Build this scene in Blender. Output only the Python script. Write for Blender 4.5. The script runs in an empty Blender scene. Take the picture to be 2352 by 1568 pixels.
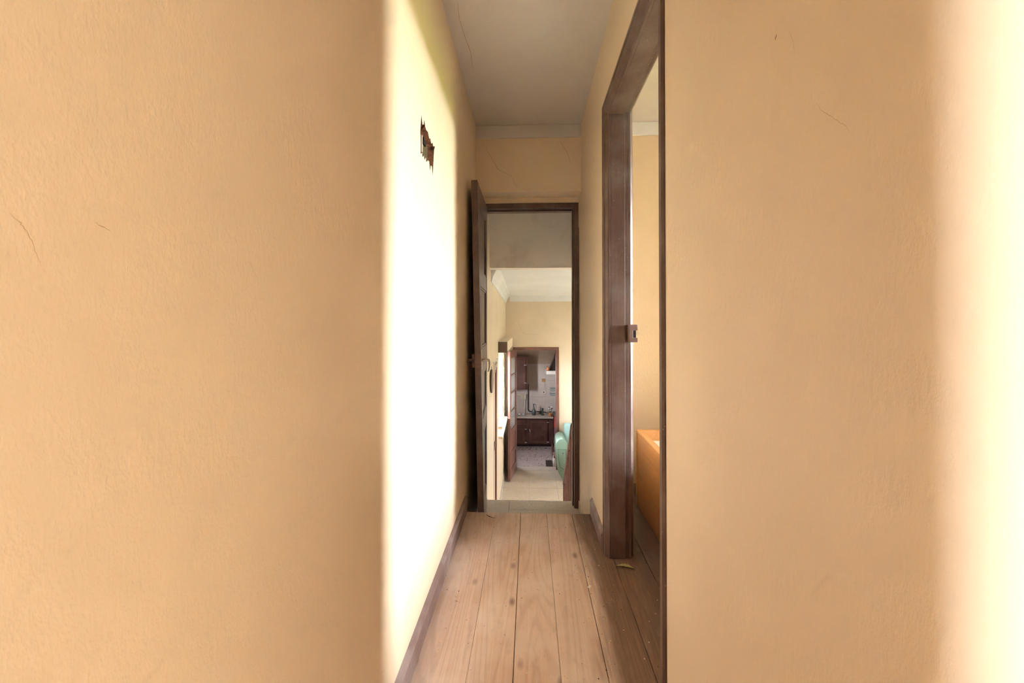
import bpy, bmesh, math, random
from mathutils import Vector, Matrix
from mathutils.geometry import tessellate_polygon
random.seed(7)
S = bpy.context.scene
COL = S.collection

# ------------------------------------------------------------------ camera, world, sun, exposure
cam_d = bpy.data.cameras.new('camera'); cam = bpy.data.objects.new('camera', cam_d); COL.objects.link(cam)
cam.location = (0, 0, 1.12)
cam.rotation_euler = (math.radians(90.55), 0, math.radians(2.336))
cam_d.sensor_width = 36.0; cam_d.lens = 36.0 * 980 / 2352
cam_d.shift_x = 0.0; cam_d.shift_y = (734.6 - 784) / 2352
cam_d.clip_start = 0.01; cam_d.clip_end = 400
S.camera = cam
S.view_settings.view_transform = 'Standard'; S.view_settings.look = 'None'
S.view_settings.gamma = 1.0; S.view_settings.use_curve_mapping = False
S.view_settings.exposure = 4.2
world = bpy.data.worlds.new('overcast_sky'); S.world = world; world.use_nodes = True
world.node_tree.nodes['Background'].inputs[0].default_value = (0.93, 0.96, 1.0, 1)
world.node_tree.nodes['Background'].inputs[1].default_value = 10.0
S.cycles.max_bounces = 8; S.cycles.diffuse_bounces = 7; S.cycles.glossy_bounces = 3
S.cycles.use_adaptive_sampling = True; S.cycles.adaptive_threshold = .07
S.cycles.transparent_max_bounces = 12; S.cycles.sample_clamp_indirect = 20.0
S.cycles.use_denoising = True
S.cycles.caustics_reflective = False; S.cycles.caustics_refractive = False

def portal(x, y0, y1, z0, z1, sign):
    """guides sky light through a real window opening; sign = +1 when the room lies towards +x"""
    d = bpy.data.lights.new('window_portal', 'AREA'); d.shape = 'RECTANGLE'
    d.size = z1 - z0; d.size_y = y1 - y0; d.energy = 1.0; d.cycles.is_portal = True
    o = bpy.data.objects.new('window_portal', d); COL.objects.link(o)
    o.location = (x, (y0 + y1) / 2, (z0 + z1) / 2)
    o.rotation_euler = (0, math.radians(-90 * sign), 0)
portal(3.68, 1.25, 1.88, 0.65, 2.25, -1)      # bedroom
portal(-2.58, -0.40, -0.06, 0.55, 2.05, 1)    # room beside the camera
portal(-0.78, 5.3, 6.42, -0.27, 0.77, 1)      # dining room, left
portal(2.78, 5.0, 5.34, 0.1, 0.5, -1)         # dining room, right
portal(-1.48, 8.3, 8.75, -0.2, 0.33, 1)         # kitchen

# ------------------------------------------------------------------ helpers: materials
class NT:
    def __init__(self, name):
        self.m = bpy.data.materials.new(name); self.m.use_nodes = True
        self.t = self.m.node_tree; self.b = self.t.nodes['Principled BSDF']
    def n(self, typ, **kw):
        nd = self.t.nodes.new(typ)
        for k, v in kw.items():
            if k.startswith('i_'):
                key = k[2:]
                nd.inputs[int(key) if key.isdigit() else key.replace('_', ' ')].default_value = v
            else: setattr(nd, k, v)
        return nd
    def l(self, a, b): self.t.links.new(a, b)
    def coord(self, scale=(1, 1, 1), rnd=False):
        tc = self.n('ShaderNodeTexCoord'); mp = self.n('ShaderNodeMapping'); mp.inputs['Scale'].default_value = scale
        src = tc.outputs['Object']
        if rnd:
            oi = self.n('ShaderNodeObjectInfo'); mu = self.n('ShaderNodeMath', operation='MULTIPLY', i_1=37.0)
            self.l(oi.outputs['Random'], mu.inputs[0]); ad = self.n('ShaderNodeVectorMath', operation='ADD')
            self.l(src, ad.inputs[0]); self.l(mu.outputs[0], ad.inputs[1]); src = ad.outputs[0]
        self.l(src, mp.inputs[0]); return mp.outputs[0]
    def noise(self, vec, scale, detail=3, rough=.5, dist=0):
        nd = self.n('ShaderNodeTexNoise', i_Scale=scale, i_Detail=detail, i_Roughness=rough, i_Distortion=dist)
        self.l(vec, nd.inputs['Vector']); return nd.outputs[0]
    def ramp(self, fac, a, b, ca=(0, 0, 0, 1), cb=(1, 1, 1, 1)):
        r = self.n('ShaderNodeValToRGB'); e = r.color_ramp.elements
        e[0].position, e[0].color = a, ca; e[1].position, e[1].color = b, cb
        self.l(fac, r.inputs[0]); return r.outputs[0]
    def mix(self, fac, a, b, mode='MIX'):
        x = self.n('ShaderNodeMix', data_type='RGBA', blend_type=mode)
        for s, v in ((x.inputs[0], fac), (x.inputs[6], a), (x.inputs[7], b)):
            if isinstance(v, (int, float)): s.default_value = v
            elif isinstance(v, tuple): s.default_value = v if len(v) == 4 else v + (1,)
            else: self.l(v, s)
        return x.outputs[2]
    def math(self, op, a, b=0.0):
        x = self.n('ShaderNodeMath', operation=op)
        for s, v in ((x.inputs[0], a), (x.inputs[1], b)):
            if isinstance(v, (int, float)): s.default_value = v
            else: self.l(v, s)
        return x.outputs[0]
    def bump(self, h, strength, dist=.002, prev=None):
        b = self.n('ShaderNodeBump', i_Strength=strength, i_Distance=dist); self.l(h, b.inputs['Height'])
        if prev is not None: self.l(prev, b.inputs['Normal'])
        return b.outputs[0]
    def done(self, col=None, rough=.6, spec=.4, nrm=None, metal=0.0):
        b = self.b
        if col is not None:
            if isinstance(col, tuple): b.inputs['Base Color'].default_value = col + (1,)
            else: self.l(col, b.inputs['Base Color'])
        if isinstance(rough, (int, float)): b.inputs['Roughness'].default_value = rough
        else: self.l(rough, b.inputs['Roughness'])
        b.inputs['Specular IOR Level'].default_value = spec; b.inputs['Metallic'].default_value = metal
        if nrm is not None: self.l(nrm, b.inputs['Normal'])
        return self.m

def dim(c, k): return tuple(v * k for v in c)

def plaster(name, col, stain=None, amount=.35, rough=.45, spec=.45, bstr=.8):
    t = NT(name); v = t.coord()
    c = t.mix(t.ramp(t.noise(v, 1.7, 2, .55), .3, .75), col, dim(col, .9))
    if stain: c = t.mix(t.math('MULTIPLY', t.ramp(t.noise(v, 3.1, 6, .62, .4), .52, .75), amount), c, stain)
    vs = t.coord((1, 1, .55))
    nb = t.bump(t.noise(vs, 95, 3, .7), bstr, .0016)
    return t.done(c, rough, spec, nb)

def paint(name, col, rough=.4, spec=.5, dust=(.45, .42, .40), dustamt=.25, scale=(30, 30, 2), specks=True):
    """brush-painted timber: streaks along z, scuffs and pale specks"""
    t = NT(name); v = t.coord(); vs = t.coord(scale)
    st = t.noise(vs, 4, 4, .6)
    c = t.mix(t.ramp(st, .35, .7), col, dim(col, .75))
    c = t.mix(t.math('MULTIPLY', t.ramp(t.noise(v, 5, 5, .6), .45, .8), dustamt), c, dust)
    if specks:
        vo = t.n('ShaderNodeTexVoronoi', i_Scale=55.0); t.l(v, vo.inputs['Vector'])
        sp = t.math('MULTIPLY', t.ramp(vo.outputs['Distance'], .05, .09, (1, 1, 1, 1), (0, 0, 0, 1)), t.ramp(t.noise(v, 9, 2), .5, .6))
        c = t.mix(sp, c, (.62, .52, .46))
    nb = t.bump(st, .25, .0015)
    return t.done(c, rough, spec, nb)

def plain(name, col, rough=.5, spec=.4, metal=0.0, var=.12, scale=12, bstr=.15):
    t = NT(name); v = t.coord(); h = t.noise(v, scale, 4, .6)
    c = t.mix(t.ramp(h, .3, .7), dim(col, 1 - var), dim(col, 1 + var * .5))
    return t.done(c, rough, spec, t.bump(t.noise(v, scale * 8, 2), bstr, .001), metal)

def pine_floor():
    t = NT('worn pine boards'); w = t.coord()
    fine = t.noise(t.coord((85, 2.0, 1), True), 1.0, 6, .75, 1.6)
    broad = t.noise(t.coord((16, .9, 1), True), 1.0, 3, .6, .8)
    cont = t.noise(t.coord((5.5, .42, 1), True), 1.0, 1.5, .45, .35)          # growth rings as contour lines of a stretched field
    wav = t.math('ADD', t.math('MULTIPLY', t.math('SINE', t.math('MULTIPLY', cont, 125.0)), .5), .5)
    ring = t.math('MULTIPLY', t.ramp(wav, .55, 1.0), t.ramp(fine, .25, .65))
    c = t.mix(t.ramp(fine, .3, .72), (.51, .35, .27), (.71, .56, .475))
    c = t.mix(t.math('MULTIPLY', t.ramp(broad, .35, .75), .45), c, (.57, .345, .235))
    c = t.mix(t.math('MULTIPLY', ring, .42), c, (.30, .145, .08))
    c = t.mix(t.math('MULTIPLY', t.ramp(t.noise(w, 4.2, 4, .6), .38, .70), .55), c, (.74, .635, .575))   # pale scrubbed wear
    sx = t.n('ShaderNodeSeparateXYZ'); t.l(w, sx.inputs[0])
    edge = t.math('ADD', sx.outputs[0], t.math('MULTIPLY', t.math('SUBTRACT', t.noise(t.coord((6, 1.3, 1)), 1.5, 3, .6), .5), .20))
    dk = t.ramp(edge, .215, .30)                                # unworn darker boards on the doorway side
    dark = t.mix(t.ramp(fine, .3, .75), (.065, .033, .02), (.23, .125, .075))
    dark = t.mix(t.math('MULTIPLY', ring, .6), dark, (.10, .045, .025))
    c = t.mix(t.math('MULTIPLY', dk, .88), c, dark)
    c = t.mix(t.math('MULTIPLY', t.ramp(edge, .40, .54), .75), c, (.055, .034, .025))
    vo = t.n('ShaderNodeTexVoronoi', i_Scale=1.0); t.l(t.coord((7, 3.2, 1), True), vo.inputs['Vector'])
    kn = t.ramp(vo.outputs['Distance'], .03, .12, (1, 1, 1, 1), (0, 0, 0, 1))
    c = t.mix(t.math('MULTIPLY', kn, .8), c, (.17, .095, .065))
    c = t.mix(t.math('MULTIPLY', t.ramp(t.noise(t.coord((9, 2.5, 1)), 2.2, 5, .7), .56, .74), .5), c, (.30, .215, .18))   # grey scuffs
    v2 = t.n('ShaderNodeTexVoronoi', i_Scale=42.0); t.l(w, v2.inputs['Vector'])
    c = t.mix(t.math('MULTIPLY', t.ramp(v2.outputs['Distance'], .06, .12, (1, 1, 1, 1), (0, 0, 0, 1)), t.ramp(t.noise(w, 6, 2), .55, .62)), c, (.14, .085, .06))
    return t.done(c, .46, .5, t.bump(fine, .3, .0012))

def wood(name, a, b, sc=(40, 2, 40), rough=.4, spec=.5):
    t = NT(name); f = t.noise(t.coord(sc, True), 1.0, 5, .6, .6)
    return t.done(t.mix(t.ramp(f, .3, .72), a, b), rough, spec, t.bump(f, .15, .001))

def terrazzo(name, base, chip1, chip2, dirt):
    t = NT(name); v = t.coord()
    v1 = t.n('ShaderNodeTexVoronoi', i_Scale=95.0); t.l(v, v1.inputs['Vector'])
    v2 = t.n('ShaderNodeTexVoronoi', i_Scale=160.0); t.l(v, v2.inputs['Vector'])
    c = t.mix(t.ramp(v1.outputs['Distance'], .25, .4, (1, 1, 1, 1), (0, 0, 0, 1)), base, chip1)
    c = t.mix(t.math('MULTIPLY', t.ramp(v2.outputs['Distance'], .2, .3, (1, 1, 1, 1), (0, 0, 0, 1)), .75), c, chip2)
    c = t.mix(t.math('MULTIPLY', t.ramp(t.noise(v, 3.4, 6, .65), .42, .78), .55), c, dirt)
    return t.done(c, .5, .4, t.bump(t.noise(v, 40, 3), .12, .001))

M = {}
PEACH = (.772, .643, .478)
M['wall'] = plaster('peach wall paint', PEACH)
M['wall_dining'] = plaster('peach wall paint, stained', (.73, .63, .50), (.58, .46, .33), .3)
M['ceiling'] = plaster('dull white ceiling paint', (.66, .64, .63), (.50, .46, .43), .3, .8, .2)
M['white'] = plaster('white lime paint', (.76, .79, .83), (.60, .56, .52), .2, .8, .2)
M['grey_plaster'] = plaster('mouldy grey plaster', (.80, .78, .77), (.46, .41, .36), .5, .85, .2)
M['brown'] = paint('chocolate gloss paint', (.118, .069, .056), .36, .5)
M['brown_dusty'] = paint('dusty skirting paint', (.22, .145, .13), .5, .4, (.52, .47, .47), .6, (40, 2, 40))
M['brown_red'] = paint('red-brown varnish', (.20, .085, .068), .32, .5, (.5, .36, .32), .25, specks=False)
M['kitchen_brown'] = paint('dark brown cabinet paint', (.075, .027, .02), .45, .4, (.3, .18, .15), .25, specks=False)
M['bead'] = plain('worn bead edge', (.17, .075, .058), .45, .4)
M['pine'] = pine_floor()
M['sub'] = plain('dark subfloor', (.05, .035, .025), .9, .2)
M['terrazzo'] = terrazzo('pale terrazzo', (.63, .56, .48), (.50, .43, .36), (.24, .20, .165), (.42, .35, .28))
M['terrazzo_grey'] = terrazzo('grey terrazzo tread', (.55, .50, .46), (.42, .38, .35), (.20, .18, .165), (.36, .32, .28))
M['grout'] = plain('dirty grout', (.36, .30, .245), .9, .2)
M['bed_pine'] = wood('honey pine', (.52, .27, .10), (.40, .185, .06), (30, 2, 30), .3)
M['bed_board'] = plaster('white board with rusty stain', (.78, .74, .66), (.50, .30, .12), .9, .6)
M['metal'] = plain('dull chrome', (.62, .58, .54), .28, .5, 1.0)
M['bright_metal'] = plain('bright hinge metal', (.75, .76, .78), .35, .5, .8)
M['lock'] = paint('painted lock case', (.16, .085, .07), .4, .5, (.45, .38, .35), .35)
M['black'] = plain('black', (.012, .010, .010), .6, .3)
M['charcoal'] = plain('charcoal enamel', (.03, .025, .024), .4, .4)
M['crack'] = plain('crack shadow', (.24, .135, .07), .95, .1)
M['crack_faint'] = plain('faint crack', (.50, .34, .20), .95, .1)
M['brick'] = plain('broken brick and mortar', (.16, .06, .03), .95, .1, var=.5, scale=60, bstr=.9)
M['plaster_edge'] = plain('torn plaster edge', (.13, .055, .03), .95, .1, var=.4, scale=90, bstr=.8)
M['boxplate'] = plain('corroded box plate', (.09, .068, .035), .9, .3, var=.35, scale=70)
M['mint'] = plain('mint vinyl', (.135, .205, .16), .42, .45, var=.06)
M['mint_light'] = plain('pale turquoise vinyl', (.30, .49, .50), .42, .45, var=.06)
M['seam'] = plain('dark green seam', (.06, .11, .085), .8, .2)
M['cream'] = plain('cream paint', (.72, .64, .52), .5, .4)
M['white_paint'] = plain('white window paint', (.82, .80, .78), .4, .4)
M['sillstone'] = plaster('pale sill', (.78, .70, .60), (.5, .42, .34), .4, .6)
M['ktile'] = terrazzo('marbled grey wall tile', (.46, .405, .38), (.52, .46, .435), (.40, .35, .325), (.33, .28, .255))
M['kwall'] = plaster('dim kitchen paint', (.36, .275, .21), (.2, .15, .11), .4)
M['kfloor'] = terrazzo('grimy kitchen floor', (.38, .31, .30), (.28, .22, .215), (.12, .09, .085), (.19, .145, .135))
M['worktop'] = terrazzo('stone worktop', (.46, .39, .33), (.36, .30, .26), (.25, .2, .17), (.3, .24, .19))
M['hose'] = plain('black rubber hose', (.02, .018, .017), .5, .4)
M['jug'] = plain('dark pewter glaze', (.055, .065, .065), .3, .5)
M['vase'] = plain('bottle green glaze', (.012, .045, .034), .25, .6)
M['ochre'] = plain('ochre ceramic', (.33, .19, .075), .4, .5)
M['terracotta'] = plain('terracotta', (.50, .20, .09), .7, .3)
M['greyplastic'] = plain('grey plastic', (.27, .28, .27), .4, .4)
M['lightplastic'] = plain('cream plastic', (.58, .54, .45), .4, .4)
M['red_cloth'] = plain('red patterned cloth', (.50, .07, .06), .9, .1, var=.5, scale=60)
M['dark_cloth'] = plain('plum cloth', (.16, .08, .10), .9, .1, var=.4, scale=60)
M['dry_leaf'] = plain('dry olive leaf', (.40, .36, .17), .7, .3, var=.3, scale=90)
M['crumb'] = plain('plaster crumbs', (.75, .70, .64), .9, .1)
M['dirt'] = plain('dirt crumbs', (.07, .045, .03), .9, .1)
M['orange_clay'] = plain('orange clay', (.52, .20, .07), .6, .3)
M['grass'] = plain('lawn grass', (.11, .14, .014), .9, .1, var=.4, scale=2)
M['gravel'] = plain('pale gravel', (.42, .39, .35), .9, .1, var=.2, scale=6)
M['house'] = plain('outside render', (.7, .68, .62), .9, .1)
def glass_mat():
    t = NT('window glass'); tr = t.n('ShaderNodeBsdfTransparent'); gl = t.n('ShaderNodeBsdfGlossy', i_Roughness=.03)
    tr.inputs[0].default_value = (.95, .97, .97, 1)
    fr = t.n('ShaderNodeFresnel', i_IOR=1.45); mx = t.n('ShaderNodeMixShader')
    t.l(fr.outputs[0], mx.inputs[0]); t.l(tr.outputs[0], mx.inputs[1]); t.l(gl.outputs[0], mx.inputs[2])
    t.l(mx.outputs[0], t.t.nodes['Material Output'].inputs[0]); return t.m
M['glass'] = glass_mat()
def frosted():
    t = NT('frosted glass'); tr = t.n('ShaderNodeBsdfTranslucent'); df = t.n('ShaderNodeBsdfDiffuse'); gl = t.n('ShaderNodeBsdfGlossy', i_Roughness=.15)
    tr.inputs[0].default_value = (.9, .93, .97, 1); df.inputs[0].default_value = (.8, .83, .86, 1)
    a = t.n('ShaderNodeMixShader', i_0=.4); b = t.n('ShaderNodeMixShader', i_0=.3)
    t.l(tr.outputs[0], a.inputs[1]); t.l(df.outputs[0], a.inputs[2]); t.l(a.outputs[0], b.inputs[1]); t.l(gl.outputs[0], b.inputs[2])
    t.l(b.outputs[0], t.t.nodes['Material Output'].inputs[0]); return t.m
M['frosted'] = frosted()

# ------------------------------------------------------------------ helpers: geometry
def BM(): return bmesh.new()
def box(bm, x0, x1, y0, y1, z0, z1, mtx=None):
    p = [(x0, y0, z0), (x1, y0, z0), (x1, y1, z0), (x0, y1, z0), (x0, y0, z1), (x1, y0, z1), (x1, y1, z1), (x0, y1, z1)]
    v = [bm.verts.new(mtx @ Vector(q) if mtx else q) for q in p]
    for f in ((3, 2, 1, 0), (4, 5, 6, 7), (0, 1, 5, 4), (1, 2, 6, 5), (2, 3, 7, 6), (3, 0, 4, 7)): bm.faces.new([v[i] for i in f])
    return bm
def prism(bm, pts, axis, a, b):
    """polygon pts extruded along axis ('x','y','z') from a to b; pts are the two remaining coordinates in order"""
    def mk(p, t): return {'x': (t, p[0], p[1]), 'y': (p[0], t, p[1]), 'z': (p[0], p[1], t)}[axis]
    A = [bm.verts.new(mk(p, a)) for p in pts]; B = [bm.verts.new(mk(p, b)) for p in pts]
    n = len(pts)
    bm.faces.new(A); bm.faces.new(B[::-1])
    for i in range(n): bm.faces.new((A[i], B[i], B[(i + 1) % n], A[(i + 1) % n]))
    bmesh.ops.recalc_face_normals(bm, faces=bm.faces[:]); return bm
def lathe(bm, prof, c=(0, 0, 0), seg=16):
    rings = []
    for r, z in prof:
        rings.append([bm.verts.new((c[0] + r * math.cos(2 * math.pi * k / seg), c[1] + r * math.sin(2 * math.pi * k / seg), c[2] + z)) for k in range(seg)])
    for a, b in zip(rings, rings[1:]):
        for k in range(seg): bm.faces.new((a[k], a[(k + 1) % seg], b[(k + 1) % seg], b[k]))
    bm.faces.new(rings[0][::-1]); bm.faces.new(rings[-1]); return bm
def tube(bm, pts, r, seg=8):
    pts = [Vector(p) for p in pts]; rings = []; rr = r if isinstance(r, (list, tuple)) else [r] * len(pts)
    u = None
    for i, p in enumerate(pts):
        d = (pts[min(i + 1, len(pts) - 1)] - pts[max(i - 1, 0)]).normalized()
        if u is None: u = d.orthogonal().normalized()
        u = (u - d * u.dot(d)).normalized(); w = d.cross(u)
        rings.append([bm.verts.new(p + (u * math.cos(2 * math.pi * k / seg) + w * math.sin(2 * math.pi * k / seg)) * rr[i]) for k in range(seg)])
    for a, b in zip(rings, rings[1:]):
        for k in range(seg): bm.faces.new((a[k], a[(k + 1) % seg], b[(k + 1) % seg], b[k]))
    bm.faces.new(rings[0][::-1]); bm.faces.new(rings[-1]); return bm
def obj(name, bm, mat, parent=None, bevel=0, smooth=False, seg=2):
    me = bpy.data.meshes.new(name); bm.to_mesh(me); bm.free()
    o = bpy.data.objects.new(name, me); COL.objects.link(o)
    me.materials.append(M[mat] if isinstance(mat, str) else mat)
    if parent is not None: o.parent = parent
    if bevel:
        b = o.modifiers.new('bevel', 'BEVEL'); b.width = bevel; b.segments = seg; b.limit_method = 'ANGLE'; b.angle_limit = .6
    if smooth:
        for p in me.polygons: p.use_smooth = True
    return o
def tag(o, label, cat, kind=None, group=None):
    o['label'] = label; o['category'] = cat
    if kind: o['kind'] = kind
    if group: o['group'] = group
    return o
def struct(o, label, cat): return tag(o, label, cat, 'structure')
def empty(name, loc=(0, 0, 0), rz=0):
    o = bpy.data.objects.new(name, None); COL.objects.link(o); o.location = loc; o.rotation_euler = (0, 0, rz)
    o.empty_display_size = .05; return o
def keep(o):
    """coordinates were given in the world frame: undo the offset of a parent Empty"""
    if o.parent is not None and o.parent.type == 'EMPTY': o.matrix_parent_inverse = Matrix.Translation(-o.parent.location)
    return o
def b1(name, x0, x1, y0, y1, z0, z1, mat, parent=None, bevel=0, **k):
    return obj(name, box(BM(), x0, x1, y0, y1, z0, z1), mat, parent, bevel, **k)
def shell(bm, ext, voids):
    """solid block ext=(x0,x1,y0,y1,z0,z1) with box-shaped voids cut out, no inner faces"""
    ax = []
    for d in range(3):
        s = {ext[2 * d], ext[2 * d + 1]}
        for v in voids:
            for q in v[2 * d:2 * d + 2]:
                if ext[2 * d] < q < ext[2 * d + 1]: s.add(q)
        ax.append(sorted(s))
    X, Y, Z = ax; nx, ny, nz = len(X) - 1, len(Y) - 1, len(Z) - 1
    def solid(i, j, k):
        if not (0 <= i < nx and 0 <= j < ny and 0 <= k < nz): return False
        c = ((X[i] + X[i + 1]) / 2, (Y[j] + Y[j + 1]) / 2, (Z[k] + Z[k + 1]) / 2)
        return not any(v[0] < c[0] < v[1] and v[2] < c[1] < v[3] and v[4] < c[2] < v[5] for v in voids)
    cache = {}
    def V(i, j, k):
        if (i, j, k) not in cache: cache[(i, j, k)] = bm.verts.new((X[i], Y[j], Z[k]))
        return cache[(i, j, k)]
    for i in range(nx):
        for j in range(ny):
            for k in range(nz):
                if not solid(i, j, k): continue
                q = lambda *a: bm.faces.new([V(i + p[0], j + p[1], k + p[2]) for p in a])
                if not solid(i - 1, j, k): q((0, 0, 0), (0, 0, 1), (0, 1, 1), (0, 1, 0))
                if not solid(i + 1, j, k): q((1, 0, 0), (1, 1, 0), (1, 1, 1), (1, 0, 1))
                if not solid(i, j - 1, k): q((0, 0, 0), (1, 0, 0), (1, 0, 1), (0, 0, 1))
                if not solid(i, j + 1, k): q((0, 1, 0), (0, 1, 1), (1, 1, 1), (1, 1, 0))
                if not solid(i, j, k - 1): q((0, 0, 0), (0, 1, 0), (1, 1, 0), (1, 0, 0))
                if not solid(i, j, k + 1): q((0, 0, 1), (1, 0, 1), (1, 1, 1), (0, 1, 1))
    return bm
def wall(name, label, ext, voids=(), mat='wall', cat='wall'):
    return struct(obj(name, shell(BM(), ext, voids), mat), label, cat)
def ribbon(bm, pts, plane, v, w=.0012, off=.0005, jitter=.0008):
    """thin crack line lying on a plane: plane 'x','y','z' at coordinate v (off points to the room)"""
    dense = []
    for j, (a, b) in enumerate(zip(pts, pts[1:])):
        p0, p3 = pts[max(j - 1, 0)], pts[min(j + 2, len(pts) - 1)]
        for k in range(4):
            t = k / 4; dense.append(tuple(.5 * (2 * a[i] + (b[i] - p0[i]) * t + (2 * p0[i] - 5 * a[i] + 4 * b[i] - p3[i]) * t * t + (3 * a[i] - p0[i] - 3 * b[i] + p3[i]) * t ** 3) + (random.uniform(-jitter, jitter) if k else 0) for i in range(3)))
    dense.append(tuple(pts[-1])); d = {'x': 0, 'y': 1, 'z': 2}[plane]; vs = []
    n = len(dense)
    for i, p in enumerate(dense):
        a, b = Vector(dense[max(i - 1, 0)]), Vector(dense[min(i + 1, n - 1)]); t = (b - a)
        nrm = Vector((0, 0, 0)); nrm[d] = 1; s = t.cross(nrm).normalized() * w * (.35 + .65 * math.sin(math.pi * (i + .5) / n)) * random.uniform(.6, 1.1) / 2
        q = Vector(p); q[d] = v + off; vs.append((bm.verts.new(q + s), bm.verts.new(q - s)))
    for a, b in zip(vs, vs[1:]): bm.faces.new((a[0], a[1], b[1], b[0]))
    return bm

# ------------------------------------------------------------------ outside
struct(b1('ground', -60, 60, -60, 60, -2.3, -2.0, 'gravel'), 'pale gravel ground, added to bounce neutral light indoors', 'ground')  # out of view; gravel put in for a neutral bounce through the windows
struct(b1('lawn', 3.9, 60, -40, 40, -2.0, -1.95, 'grass'), 'green lawn outside the bedroom', 'lawn')

# ------------------------------------------------------------------ upper storey shell
XL, XR, ZC = -.385, .37, 2.55
YW = 2.545            # end of the timber floor
fl = struct(obj('floor', shell(BM(), (-2.5, 3.3, -3.1, 3.1, -.25, -.021),
        [(-4.3, XR + .13, YW, 3.3, -.3, 0), (-4.3, XL - .13, 1.3, 3.3, -.3, 0)]), 'sub'), 'pine plank floor of the narrow corridor and the bedroom', 'floor')
xs = [-.385, -.2, -.052, .1, .25]
while xs[-1] < 3.1: xs.append(xs[-1] + .151)
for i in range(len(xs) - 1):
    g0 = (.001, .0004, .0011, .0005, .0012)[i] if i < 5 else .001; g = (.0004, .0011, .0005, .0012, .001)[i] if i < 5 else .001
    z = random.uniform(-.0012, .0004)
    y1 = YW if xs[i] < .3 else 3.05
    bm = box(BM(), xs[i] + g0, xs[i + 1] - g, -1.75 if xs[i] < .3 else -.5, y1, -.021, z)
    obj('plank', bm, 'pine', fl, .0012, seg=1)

HOLE = (1.47, 1.735, 1.69, 1.885)
wl = wall('wall_left', 'long peach left wall of the corridor with a broken switch hole', (XL - .13, XL, -1.75, 3.35, -.6, ZC),
     [(-1, 0, -.65, .2, -.0215, 2.1), (XL - .07, 0, HOLE[0], HOLE[1], HOLE[2], HOLE[3])])
wr = wall('wall_right', 'peach right wall of the corridor pierced by the bedroom doorway', (XR, XR + .13, -1.75, 3.35, -.6, ZC), [(0, 1, 1.205, 2.105, -.0215, 2.17)])
we = wall('wall_end', 'dim peach wall above the far corridor door with a long crack', (XL, XR, 3.06, 3.35, -.6, ZC),
     [(-1, 1, 3.06, 3.2, -.7, 2.07), (-.372, .368, 3.15, 3.4, -.7, 2.03)])
wall('wall_behind', 'peach wall closing the corridor behind the camera', (XL - .13, XR + .13, -1.9, -1.75, -.3, ZC))
wall('ceiling', 'dull white corridor ceiling with hairline cracks', (-2.55, 3.65, -3.15, 4.25, ZC, ZC + .25), (), 'ceiling', 'ceiling')
# room beside the camera
wall('wall_side_room_outer', 'outer wall of the side room with its window', (-2.55, -2.4, -3.0, 1.2, -.25, ZC), [(-5, -2, -.40, -.06, .55, 2.05)])
wall('wall_side_room_back', 'back wall of the side room', (-2.55, XL - .13, -3.15, -3.0, -.25, ZC))
wall('wall_side_room_front', 'front wall of the side room', (-2.55, XL - .13, 1.2, 1.35, -.25, ZC))
wall('wall_side_room_inner', 'inner wall of the side room', (XL - .13, XL, -3.0, -1.9, -.25, ZC))
# bedroom
wbf = wall('wall_bedroom_far', 'pale peach bedroom wall seen through the near doorway', (XR + .13, 3.2, 3.05, 3.2, -.25, ZC))
wall('wall_bedroom_outer', 'outer bedroom wall with its window', (3.2, 3.65, -.65, 3.2, -.25, ZC), [(3, 4, 1.25, 1.88, .65, 2.25)])  # deep reveal shaped to cut window light on the far bedroom wall
w2 = struct(empty('window_2', (3.2, 1.565, .9)), 'tall bedroom window with added inner boards that block its side light', 'window')
for ya, yb in ((1.93, 1.96), (1.19, 1.22)):
    sh = keep(b1('baffle', 2.58, 3.198, ya, yb, .63, 2.27, 'brown', w2, .003))  # unseen boards added to keep window light off the far bedroom wall
    for za, zb in ((.73, 1.40), (1.50, 2.18)): b1('baffle_panel', 2.66, 3.12, ya - .004, yb + .004, za, zb, 'brown', sh, .003)
wall('wall_bedroom_near', 'near bedroom wall', (XR + .13, 3.2, -.65, -.5, -.25, ZC))
struct(b1('trim_1', XR + .13, 3.2, 3.038, 3.05, 2.455, ZC, 'white', bevel=.004), 'white painted cornice band on the bedroom wall', 'cornice')
struct(b1('trim_2', XL, XR, 3.052, 3.06, 2.457, ZC, 'ceiling', bevel=.003), 'whitewashed cornice band above the cracked end wall', 'cornice')

# cracks and scuffs in the plaster
ob = obj('plaster_crack', ribbon(BM(), [(-.3453, 3.06, 2.4522), (-.3137, 3.06, 2.3906), (-.2821, 3.06, 2.3364), (-.2443, 3.06, 2.2696), (-.2191, 3.06, 2.2314), (-.1656, 3.06, 2.2055), (-.128, 3.06, 2.1829), (-.106, 3.06, 2.1354), (-.0809, 3.06, 2.1036), (-.0027, 3.06, 2.0838)], 'y', 3.06, .0016, -.0006, .0016), 'crack', we)
obj('plaster_crack', ribbon(BM(), [(.2159, 3.06, 2.4381), (.2625, 3.06, 2.3652), (.2934, 3.06, 2.2802), (.30, 3.06, 2.26)], 'y', 3.06, .0013, -.0006), 'crack', we)
obj('plaster_crack', ribbon(BM(), [(.37, .5633, 1.4042), (.37, .5512, 1.3886), (.37, .5396, 1.3774), (.37, .5214, 1.3595), (.37, .511, 1.3505), (.37, .507, 1.3416)], 'x', XR, .0006, -.0004), 'crack_faint', wr)
obj('plaster_crack', ribbon(BM(), [(.37, .6202, 1.5386), (.37, .6104, 1.5164), (.37, .6057, 1.4968)], 'x', XR, .0004, -.0004), 'crack_faint', wr)
obj('scuff_mark', ribbon(BM(), [(.37, .6501, 1.5533), (.37, .6535, 1.5471)], 'x', XR, .0022, -.0004, 0), 'crack', wr)
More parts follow.
